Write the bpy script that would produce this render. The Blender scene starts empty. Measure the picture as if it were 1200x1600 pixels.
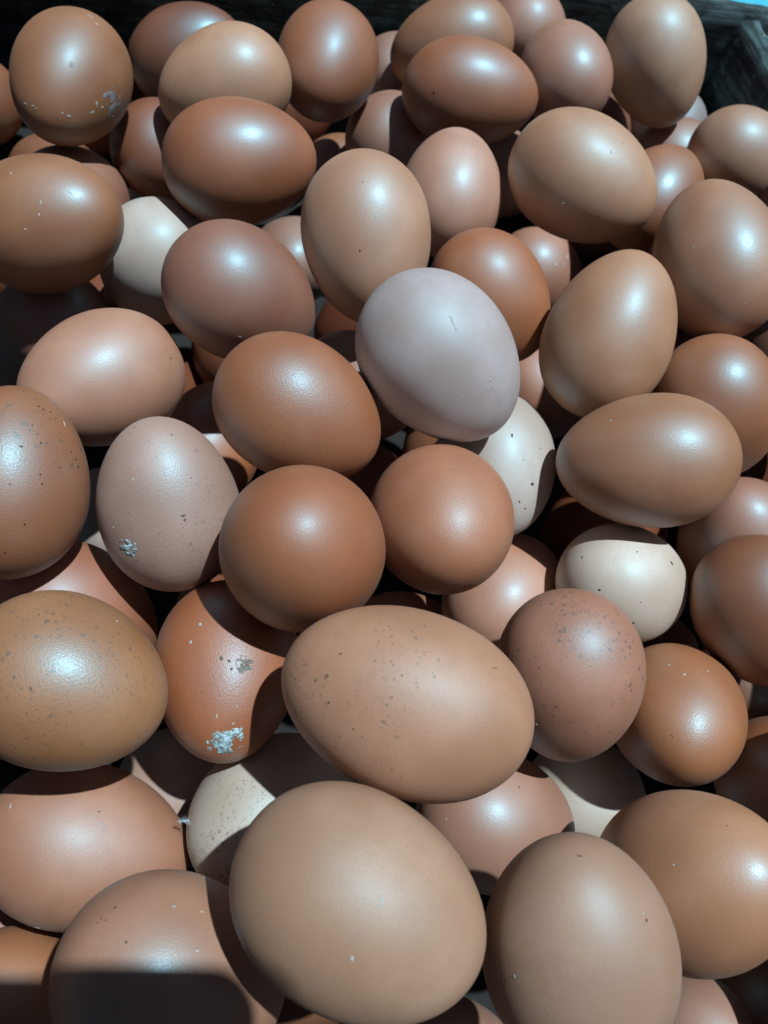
import bpy, bmesh, math, random
from mathutils import Vector, Matrix, noise

MM = 0.001
EYE = Vector((0.0, 0.0, 0.345))          # lens height above the ground
scene = bpy.context.scene
col = scene.collection

# ------------------------------------------------------------------ camera
CAM_AXES = [[0.995942, -0.037865, -0.081649], [0.0, 0.907194, -0.420713], [0.090001, 0.419006, 0.903512]]   # columns: right, up, back
cam_data = bpy.data.cameras.new('camera')
cam = bpy.data.objects.new('camera', cam_data); col.objects.link(cam)
m = Matrix(CAM_AXES).to_4x4(); m.translation = EYE
cam.matrix_world = m
cam_data.sensor_fit = 'VERTICAL'; cam_data.sensor_height = 36.0; cam_data.sensor_width = 27.0
cam_data.lens = 27.0                     # 1200 px focal length on a 1600 px tall frame
cam_data.clip_start = 0.01; cam_data.clip_end = 400.0
cam_data.dof.use_dof = True; cam_data.dof.focus_distance = 0.215; cam_data.dof.aperture_fstop = 18.0
scene.camera = cam

# ------------------------------------------------------------------ light
SUN = Vector((0.3001, 0.1397, 0.9436)).normalized()
SUN_TINT = (0.80, 0.97, 1.07)
sun_elev = math.asin(SUN.z); sun_az = math.atan2(SUN.x, SUN.y)
world = bpy.data.worlds.new('World'); scene.world = world; world.use_nodes = True
wn = world.node_tree.nodes; wl = world.node_tree.links; wn.clear()
sky = wn.new('ShaderNodeTexSky'); sky.sky_type = 'NISHITA'; sky.sun_disc = False
sky.sun_elevation = sun_elev; sky.sun_rotation = sun_az
bg = wn.new('ShaderNodeBackground'); bg.inputs['Strength'].default_value = 0.02
wo = wn.new('ShaderNodeOutputWorld')
wl.new(sky.outputs[0], bg.inputs['Color']); wl.new(bg.outputs[0], wo.inputs['Surface'])
sd = bpy.data.lights.new('sun', 'SUN'); sd.energy = 5.0; sd.angle = math.radians(1.0); sd.color = SUN_TINT
so = bpy.data.objects.new('sun', sd); col.objects.link(so)
so.rotation_euler = SUN.to_track_quat('Z', 'Y').to_euler(); so.location = SUN * 3

vs = scene.view_settings
vs.view_transform = 'Standard'; vs.look = 'None'; vs.exposure = -0.22; vs.gamma = 1.0; vs.use_curve_mapping = False
scene.cycles.max_bounces = 5; scene.cycles.diffuse_bounces = 3; scene.cycles.glossy_bounces = 2

EGGS = [
    ('e1', (-103.11,277.57,134.79), (-0.1685,-0.9852,0.0317), 0, 21.50, 28.49, (159, 109, 66), 'brown egg with grey smudge and white flecks, top left corner', {'gr': 0.3, 'bloom': 0.85}),
    ('e2', (-72.61,356.50,93.31), (0.9004,0.0743,0.4286), 1, 22.00, 28.97, (127, 70, 21), 'dark brown egg near the back wall, partly hidden behind pale tan egg', {'ro': 0.33}),
    ('e3', (-45.47,287.47,130.07), (-0.9315,-0.1771,-0.3179), 2, 21.21, 27.59, (186, 145, 110), 'pale tan egg at top left, resting behind glossy brown egg', {'ro': 0.36}),
    ('e4', (-4.77,316.99,122.71), (-0.1581,-0.9811,0.1114), 3, 22.03, 28.08, (155, 93, 40), 'round brown egg standing against dark back wall, top centre left', {'ro': 0.36}),
    ('e5', (-77.87,290.09,95.71), (-0.0918,0.9059,-0.4133), 4, 20.08, 25.90, (139, 79, 28), 'small brown egg half in shadow between smudged egg and glossy brown egg', {}),
    ('e6', (-34.97,237.85,136.57), (0.9842,0.1656,0.0622), 5, 22.00, 28.38, (159, 94, 38), 'glossy orange brown egg lying sideways, upper left, small white dot by highlight', {'ro': 0.3}),
    ('e7', (-96.37,198.10,140.18), (0.8621,-0.1180,0.4928), 6, 22.00, 28.66, (161, 108, 62), 'large reddish brown egg cut by left frame edge, upper left', {'ro': 0.34}),
    ('e8', (-108.11,253.59,96.29), (0.1851,0.8029,-0.5667), 7, 22.10, 28.67, (156, 104, 74), 'pinkish brown egg peeking out behind large reddish egg at left edge', {}),
    ('e9', (-169.08,329.90,81.04), (-0.3205,0.7825,-0.5339), 8, 19.79, 25.72, (145, 86, 36), 'brown egg sliver at left frame edge beside the smudged egg', {}),
    ('e9b', (-178.94,305.51,50.40), (0.1751,-0.7901,0.5874), 9, 20.56, 26.70, (149, 106, 82), 'pinkish egg sliver at left frame edge above large reddish egg', {}),
    ('e10', (-68.77,217.04,102.26), (-0.2472,0.1195,-0.9616), 10, 22.00, 28.60, (200, 200, 194), 'cream white egg partly hidden under two reddish brown eggs, left', {'ro': 0.46, 'bloom': 0.7}),
    ('e11', (-28.56,172.71,139.74), (0.7127,0.0526,-0.6995), 11, 21.60, 27.62, (150, 99, 70), 'pinkish brown egg left of centre, just above the orange finely grained egg', {'ro': 0.36}),
    ('e12', (-82.40,293.19,51.97), (-0.1404,0.8089,-0.5709), 12, 20.80, 26.87, (154, 110, 86), 'pinkish egg deep below the glossy orange brown egg, beside cream white egg', {}),
    ('e13', (-18.06,269.40,52.70), (0.0431,-0.6976,0.7152), 13, 21.07, 27.38, (154, 118, 98), 'dull pink egg deep between glossy orange brown egg and upright tan egg', {}),
    ('e14', (12.08,194.72,146.39), (0.1598,-0.8434,-0.5129), 14, 22.00, 28.60, (191, 152, 122), 'tall upright tan egg with one black dot, upper centre', {'ro': 0.42}),
    ('e15', (2.46,329.01,52.38), (-0.2926,-0.7308,0.6167), 15, 20.95, 27.14, (157, 102, 56), 'small tan brown egg peeking above the upright tan egg', {}),
    ('e17', (52.41,348.89,113.94), (-0.9378,-0.0212,-0.3464), 16, 21.14, 29.13, (161, 111, 68), 'pinkish brown egg cut by top frame edge, behind glossy brown egg', {'ro': 0.34}),
    ('e18', (57.85,307.02,121.91), (0.9948,-0.0911,0.0447), 17, 21.17, 29.86, (159, 96, 42), 'glossy brown egg lying sideways with one dark dot, top centre right', {'ro': 0.3}),
    ('e19', (102.59,328.66,119.93), (-0.2255,0.9725,-0.0584), 18, 20.00, 26.46, (172, 126, 100), 'pinkish tan egg with long highlight, between glossy brown egg and upright egg at top right', {'ro': 0.32}),
    ('e21', (147.75,341.28,120.28), (0.4619,-0.6018,-0.6515), 19, 22.00, 28.54, (180, 147, 118), 'upright greyish tan egg by the crate corner, top right', {'ro': 0.38}),
    ('e22', (91.15,375.19,106.70), (0.1039,0.7507,-0.6525), 20, 19.74, 24.53, (172, 128, 104), 'tan egg at top edge, mostly hidden behind two pinkish eggs', {}),
    ('e23', (45.67,239.02,128.80), (0.1041,0.9590,0.2636), 21, 19.80, 25.46, (192, 150, 126), 'pinkish egg with narrow top and long highlight, directly right of the tall upright tan egg', {'ro': 0.36}),
    ('e24', (93.20,235.11,143.08), (0.8473,-0.5297,-0.0380), 22, 22.00, 29.06, (186, 145, 110), 'large smooth tan egg tilted down right, upper right', {'ro': 0.38}),
    ('e25', (26.56,316.85,87.69), (0.2564,0.8382,-0.4813), 23, 20.89, 27.11, (162, 121, 98), 'dusky pink egg half in shadow beneath glossy brown egg, top centre', {}),
    ('e26', (30.51,375.08,77.61), (-0.2382,-0.7317,0.6386), 24, 21.14, 27.29, (154, 117, 96), 'pale sliver of egg between round brown egg and pinkish brown egg at top', {}),
    ('e27', (189.03,299.08,105.49), (0.9134,-0.2098,-0.3490), 25, 20.49, 26.58, (176, 138, 108), 'tan egg against right crate wall, cut by right frame edge', {'ro': 0.38}),
    ('e28', (137.98,198.27,144.46), (-0.1927,0.9568,0.2176), 26, 22.00, 29.43, (174, 128, 92), 'large tan brown egg cut by right frame edge, upper right, white dots', {'ro': 0.36}),
    ('e29', (145.64,277.01,99.30), (0.5628,0.7928,0.2339), 27, 20.93, 26.60, (159, 99, 48), 'glossy reddish brown egg wedged between large smooth tan egg and right edge eggs', {'ro': 0.3}),
    ('e30', (175.97,327.59,77.74), (0.8921,0.2726,-0.3604), 28, 20.73, 26.68, (160, 120, 98), 'pink egg with soft highlight below the upright egg at crate corner', {'ro': 0.34}),
    ('e31', (182.13,370.99,63.03), (0.2254,0.5912,-0.7744), 29, 20.48, 26.20, (156, 152, 158), 'pale grey white egg sliver beside crate wall at right', {}),
    ('e32', (104.53,269.01,52.84), (0.6760,0.1022,-0.7298), 30, 21.33, 27.72, (176, 126, 98), 'pinkish egg with white flecks, behind small orange brown egg, right of centre', {}),
    ('e33', (59.16,189.16,127.07), (0.6550,-0.5450,-0.5233), 31, 20.46, 25.85, (167, 102, 46), 'orange brown egg tucked behind the pale lilac egg', {'ro': 0.36}),
    ('e34', (35.07,142.64,151.78), (0.7051,-0.4902,-0.5123), 32, 22.86, 28.92, (184, 180, 184), 'large pale lilac white egg with white scratches, centre', {'bloom': 0.8, 'ro': 0.5, 'sp': 0.35, 'gr': 0.3}),
    ('e35', (96.61,166.73,138.29), (0.2808,0.7845,0.5529), 33, 21.93, 29.13, (178, 132, 92), 'upright tan egg with long highlight, right of centre', {'ro': 0.32}),
    ('e36', (137.76,147.30,125.62), (0.5087,-0.4175,-0.7529), 34, 21.20, 27.04, (161, 101, 48), 'ochre brown egg at right edge behind the sideways egg', {'ro': 0.34}),
    ('e37', (210.06,218.63,71.09), (0.1723,0.8037,-0.5695), 35, 21.01, 27.05, (122, 69, 24), 'dark brown egg in shade at right frame edge', {}),
    ('e38', (103.63,119.01,135.90), (-0.9474,0.1005,-0.3040), 36, 21.50, 28.36, (169, 119, 76), 'pinkish brown egg lying sideways pointing left, right side', {'ro': 0.32}),
    ('e39', (61.56,130.89,107.79), (0.0716,-0.9972,0.0191), 37, 21.01, 27.25, (192, 188, 182), 'pale cream egg with dark dots below the lilac egg', {'ro': 0.44, 'bloom': 0.8}),
    ('e40', (-7.57,124.63,146.77), (0.8692,-0.3296,-0.3686), 38, 20.94, 26.42, (163, 100, 46), 'orange brown finely grained egg tilted down right, left of the lilac egg', {'ro': 0.38, 'gr': 1.1}),
    ('e41', (36.73,95.96,134.26), (-0.0148,-0.6880,0.7256), 39, 22.10, 28.60, (178, 119, 78), 'round orange tan egg below the lilac egg', {'ro': 0.42, 'gr': 0.9}),
    ('e42', (-4.57,79.16,149.99), (-0.0735,-0.2379,0.9685), 40, 22.56, 29.18, (161, 96, 40), 'round red brown egg seen end on, centre', {'ro': 0.42, 'gr': 0.6}),
    ('e43', (-44.85,97.61,134.65), (-0.1433,0.6116,0.7781), 41, 20.60, 26.92, (178, 152, 140), 'greyish pink egg with pale dropping and specks, left of round red brown egg', {'ro': 0.42, 'gr': 1.1, 'spk': (600, 0.2, 0.3, (0.2, 0.13, 0.1))}),
    ('e44', (-71.19,141.98,132.22), (-0.6807,-0.6648,0.3078), 42, 21.07, 27.05, (188, 143, 116), 'pinkish tan egg lying sideways above the greyish pink egg, left', {'ro': 0.42}),
    ('e45', (-86.18,96.57,147.46), (0.0876,0.9080,0.4097), 43, 21.21, 26.83, (157, 102, 56), 'brown egg with black specks, cut by left frame edge, mid height', {'ro': 0.38, 'gr': 0.8, 'spk': (420, 0.3, 0.34, (0.11, 0.06, 0.035)), 'end': 1}),
    ('e46', (-44.89,151.60,76.95), (0.2159,0.9763,0.0172), 44, 20.50, 26.65, (172, 102, 42), 'ochre brown egg deep below grained egg, only a lit patch showing', {'gr': 1}),
    ('e47', (12.20,167.93,96.66), (0.6331,-0.6516,0.4179), 45, 20.50, 26.65, (169, 118, 90), 'pink egg deep between upright tan egg and lilac egg, only a lit patch showing', {}),
    ('e48', (-105.73,193.11,93.10), (-0.2335,0.6485,-0.7245), 46, 20.88, 27.04, (144, 99, 74), 'shadowed reddish egg under the large egg at left frame edge', {}),
    ('e49', (-132.22,197.56,52.42), (-0.2895,0.5877,-0.7555), 47, 20.56, 26.62, (154, 116, 94), 'pink egg with tiny flecks at left edge above black specked egg', {}),
    ('e51', (-82.93,126.68,52.88), (0.5536,-0.5628,0.6139), 48, 21.50, 27.95, (186, 170, 160), 'pale egg sliver between black specked egg and greyish pink egg', {}),
    ('e52', (-75.77,71.59,102.45), (0.5751,-0.2137,-0.7897), 49, 22.39, 28.98, (172, 113, 80), 'reddish egg half in shadow under black specked egg, left', {'ro': 0.42}),
    ('e53', (-62.85,42.97,143.45), (0.9368,-0.3344,-0.1025), 50, 21.76, 26.09, (165, 116, 66), 'large ochre egg with brown specks at right end, left frame edge, lower half', {'ro': 0.36, 'gr': 0.9, 'spk': (560, 0.42, 0.28, (0.13, 0.06, 0.03))}),
    ('e54', (-25.69,52.97,118.19), (0.0583,-0.9668,0.2489), 51, 20.93, 27.25, (167, 98, 40), 'orange brown egg with white chalky dropping, lower left of centre', {'ro': 0.34, 'gr': 1.2}),
    ('e55', (22.41,37.14,157.45), (-0.9544,0.2984,0.0051), 52, 22.16, 31.23, (186, 144, 113), 'long tan egg lying across lower centre with olive specks at left end', {'bloom': 0.8, 'ro': 0.5, 'sp': 0.35, 'taper': 0.05, 'spk': (620, 0.75, 0.27, (0.16, 0.09, 0.05)), 'end': 1}),
    ('e56', (74.07,50.74,126.11), (0.1174,-0.5887,-0.7998), 53, 21.20, 27.56, (176, 126, 98), 'dusky pink round egg with many brown specks, right of long tan egg', {'ro': 0.5, 'sp': 0.3, 'gr': 0.6, 'spk': (520, 0.9, 0.3, (0.15, 0.07, 0.045)), 'end': -1}),
    ('e57', (104.96,88.56,103.00), (0.7670,0.1050,-0.6330), 54, 20.25, 26.38, (210, 206, 196), 'cream white egg with shaded top and dark dots, right side', {'ro': 0.46, 'bloom': 0.7}),
    ('e58', (68.84,91.45,80.66), (0.4944,0.7776,-0.3885), 55, 21.46, 27.98, (192, 143, 114), 'pinkish tan egg half in shadow below round orange tan egg', {'ro': 0.4}),
    ('e59', (36.45,77.10,52.78), (0.9029,-0.0207,-0.4293), 56, 21.96, 28.63, (180, 121, 88), 'pink egg mostly hidden behind the long tan egg', {}),
    ('e60', (116.06,44.84,102.83), (-0.3073,-0.5348,0.7871), 57, 21.26, 28.01, (169, 109, 54), 'ochre grained egg at right, below dusky pink specked egg', {'ro': 0.34, 'gr': 1}),
    ('e61', (144.78,75.98,114.64), (0.4405,-0.5616,-0.7005), 58, 20.99, 27.37, (149, 92, 44), 'red brown egg cut by right frame edge, beside cream white egg', {'ro': 0.48, 'sp': 0.3}),
    ('e62', (158.77,111.29,89.85), (-0.4269,0.2480,0.8696), 59, 23.01, 30.23, (164, 114, 86), 'pinkish brown egg behind sideways egg at right frame edge', {'ro': 0.36}),
    ('e63', (-62.79,5.70,99.36), (0.9454,-0.2174,-0.2429), 60, 22.00, 29.21, (178, 131, 102), 'large pink tan egg with white scratches, lower left edge', {'ro': 0.46}),
    ('e64', (-9.58,15.40,95.66), (0.5328,0.5289,-0.6605), 61, 22.57, 29.29, (200, 197, 186), 'cream egg with fine dark specks, half hidden by the biggest cream tan egg', {'ro': 0.5, 'spk': (800, 0.34, 0.42, (0.22, 0.15, 0.1))}),
    ('e65', (-29.80,-23.18,132.57), (0.8173,-0.2205,-0.5323), 62, 22.00, 28.13, (172, 129, 100), 'pinkish tan egg crossed by straight shadow edge, bottom left', {'ro': 0.36}),
    ('e66', (-78.05,-37.16,83.39), (0.6788,-0.4893,-0.5476), 63, 19.78, 25.85, (176, 122, 76), 'yellowish tan egg in bottom left corner, partly in shadow', {'ro': 0.42}),
    ('e67', (11.18,-6.26,161.97), (0.8941,-0.4476,0.0170), 64, 22.00, 28.41, (182, 152, 127), 'biggest cream tan egg, bottom centre, in front of all others', {'taper': 0.08, 'bloom': 0.62, 'ro': 0.5, 'sp': 0.4}),
    ('e68', (61.64,-16.20,150.70), (-0.1844,0.6391,0.7467), 65, 21.82, 28.36, (176, 147, 125), 'large greyish tan egg standing upright at bottom, right of the biggest egg', {'bloom': 0.75, 'ro': 0.55, 'sp': 0.3}),
    ('e69', (60.08,13.41,86.17), (0.8177,-0.1410,-0.5580), 66, 21.42, 28.85, (174, 132, 108), 'dusky pink egg half in shadow below the long tan egg, lower right of centre', {'ro': 0.36}),
    ('e70', (99.32,20.37,52.77), (0.1590,-0.4607,-0.8732), 67, 21.62, 28.04, (204, 200, 188), 'cream egg deep in gap, small lit patch below dusky pink specked egg', {'spk': (600, 0.2, 0.4, (0.35, 0.27, 0.2))}),
    ('e71', (100.06,-2.67,132.09), (0.2390,0.0686,0.9686), 68, 22.14, 28.83, (186, 137, 96), 'large glossy tan brown egg at lower right frame edge', {'ro': 0.34}),
    ('e72', (160.37,27.12,79.89), (0.4605,-0.0448,-0.8865), 69, 20.80, 26.95, (157, 95, 42), 'brown egg cut by right frame edge above the large glossy egg', {'gr': 0.8}),
    ('e73', (117.93,-48.05,70.35), (0.0619,0.2284,0.9716), 70, 20.43, 26.50, (170, 131, 108), 'pale egg at bottom edge right of the upright greyish tan egg', {'ro': 0.3}),
    ('e74', (157.36,-51.80,52.62), (-0.2042,-0.5914,-0.7801), 71, 21.93, 28.46, (132, 74, 24), 'dark red brown egg in shade, bottom right corner', {}),
    ('e75', (45.01,-57.97,52.80), (0.9455,-0.0397,-0.3232), 72, 21.15, 27.48, (160, 123, 102), 'pink egg sliver at bottom edge between two largest eggs', {}),
    ('e76', (171.40,61.72,52.65), (0.5246,-0.2687,-0.8078), 73, 21.75, 28.22, (142, 88, 42), 'brown egg in deep shade at right edge between red brown and ochre eggs', {}),
    ('e78', (-43.83,22.07,52.91), (0.3038,-0.3898,-0.8693), 74, 21.62, 28.10, (176, 143, 124), 'pink egg deep in dark gap under dropping stained egg', {}),
    ('e80', (99.78,200.13,52.96), (0.7462,0.0719,-0.6618), 75, 21.84, 28.39, (182, 126, 94), 'pinkish egg deep behind lilac egg, only a lit sliver showing', {}),
    ('e81', (88.35,339.85,52.97), (0.3410,-0.9024,0.2634), 76, 21.90, 28.47, (164, 119, 94), 'pink egg sliver deep below the sideways glossy brown egg at top', {}),
    ('e82', (-100.71,-22.60,52.14), (0.5845,-0.3701,-0.7221), 77, 21.04, 27.22, (164, 117, 90), 'pinkish egg low at left frame edge near bottom', {}),
]
BURIED = [
    ((-183.07,270.03,130.00), (-0.0887,0.9682,-0.2339), 22.16, 28.09, 0),
    ((190.68,167.29,129.99), (-0.2652,0.9444,-0.1942), 20.53, 25.95, 0),
    ((-150.36,153.65,129.98), (0.4419,-0.7658,0.4672), 20.97, 26.61, 0),
    ((208.83,119.87,129.96), (0.8526,0.4462,0.2720), 21.89, 28.17, 0),
    ((-102.69,-35.46,129.84), (-0.4627,-0.1320,0.8766), 21.51, 28.06, 0),
    ((-166.41,217.28,129.83), (0.3383,0.7636,0.5500), 21.19, 27.07, 0),
    ((-127.62,52.04,129.67), (0.8182,0.5683,0.0868), 21.76, 28.98, 0),
    ((41.08,-66.43,129.66), (-0.3743,0.9258,-0.0533), 20.90, 26.27, 0),
    ((-122.96,5.15,129.65), (-0.1712,-0.2350,0.9568), 22.26, 28.69, 0),
    ((-202.93,333.89,129.53), (-0.0823,0.9852,0.1503), 20.59, 25.81, 0),
    ((-73.32,-70.89,129.41), (0.5428,0.2367,-0.8058), 20.89, 26.23, 0),
    ((124.43,-78.65,129.40), (0.5288,-0.6249,-0.5743), 22.22, 28.04, 0),
    ((156.81,-39.41,129.37), (-0.2011,-0.9745,0.0994), 20.97, 27.85, 0),
    ((201.46,243.98,129.34), (0.6079,-0.5439,0.5785), 20.53, 27.21, 0),
    ((-105.15,379.93,129.18), (0.8697,-0.4604,-0.1781), 21.04, 27.84, 0),
    ((169.67,23.86,128.87), (-0.8674,0.4974,-0.0133), 20.61, 27.07, 0),
    ((-149.00,96.87,128.78), (-0.8782,-0.2909,0.3796), 20.57, 26.80, 0),
    ((-156.19,376.82,128.15), (-0.3826,-0.9121,0.1473), 20.59, 25.82, 0),
    ((-6.83,-73.52,127.56), (0.4626,0.4728,0.7500), 22.26, 28.96, 0),
    ((195.38,65.88,124.32), (-0.1199,-0.9712,0.2061), 20.63, 27.52, 0),
    ((158.79,226.40,113.21), (0.6058,-0.6395,0.4733), 22.20, 28.89, 0),
    ((-200.16,381.83,112.88), (0.6510,0.7554,-0.0746), 21.55, 27.69, 0),
    ((-110.21,121.83,112.79), (0.6971,-0.7148,0.0564), 21.27, 27.70, 0),
    ((84.27,-80.77,108.79), (0.7313,0.6149,-0.2953), 20.70, 27.56, 0),
    ((-112.24,-70.41,106.17), (0.7274,0.2679,-0.6318), 20.56, 26.04, 0),
    ((184.12,-11.75,101.69), (0.6654,0.6581,0.3523), 20.64, 25.94, 0),
    ((164.55,-76.87,101.60), (-0.9416,0.0466,-0.3334), 20.85, 26.61, 0),
    ((53.56,152.99,66.98), (-0.3449,0.9119,-0.2226), 20.50, 27.45, 1),
    ((20.96,224.13,66.90), (-0.9131,-0.2653,-0.3097), 21.35, 28.58, 1),
    ((3.64,-23.04,66.89), (-0.7837,-0.4459,0.4323), 21.43, 26.86, 1),
    ((-28.10,77.19,66.70), (-0.6372,0.7243,0.2633), 22.12, 27.85, 1),
    ((13.68,138.81,66.70), (-0.5367,0.6547,-0.5323), 20.60, 25.90, 1),
    ((-126.84,345.71,66.60), (0.9060,-0.1254,0.4042), 21.80, 27.85, 1),
    ((148.34,209.32,66.57), (-0.8127,-0.1187,0.5704), 22.23, 28.08, 1),
    ((136.48,360.86,66.55), (0.1935,-0.9795,-0.0570), 21.60, 27.75, 1),
    ((114.95,125.89,65.92), (-0.8590,-0.5050,0.0842), 21.85, 27.84, 1),
    ((-38.17,210.62,63.57), (-0.1400,0.9871,-0.0779), 21.17, 26.53, 1),
    ((133.04,303.86,62.72), (0.9797,-0.1836,-0.0800), 20.77, 26.76, 1),
    ((-27.55,362.44,61.79), (0.9852,0.0823,0.1503), 20.83, 26.31, 1),
    ((-130.25,301.14,61.61), (0.8746,-0.4790,0.0756), 20.54, 27.22, 1),
    ((-91.36,231.98,59.87), (-0.7496,-0.6198,0.2322), 20.97, 27.77, 1),
    ((123.42,74.48,59.60), (0.9832,0.1659,-0.0761), 20.59, 26.13, 1),
    ((-141.47,251.15,58.07), (-0.8937,-0.1444,-0.4248), 21.22, 26.76, 1),
    ((178.32,170.14,53.88), (-0.8820,0.1547,0.4451), 21.09, 27.12, 1),
    ((-93.05,381.64,53.56), (0.6291,-0.1599,-0.7607), 22.10, 28.22, 1),
    ((-79.12,188.03,51.72), (0.7753,0.4664,-0.4258), 22.43, 28.41, 1),
]
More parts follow.
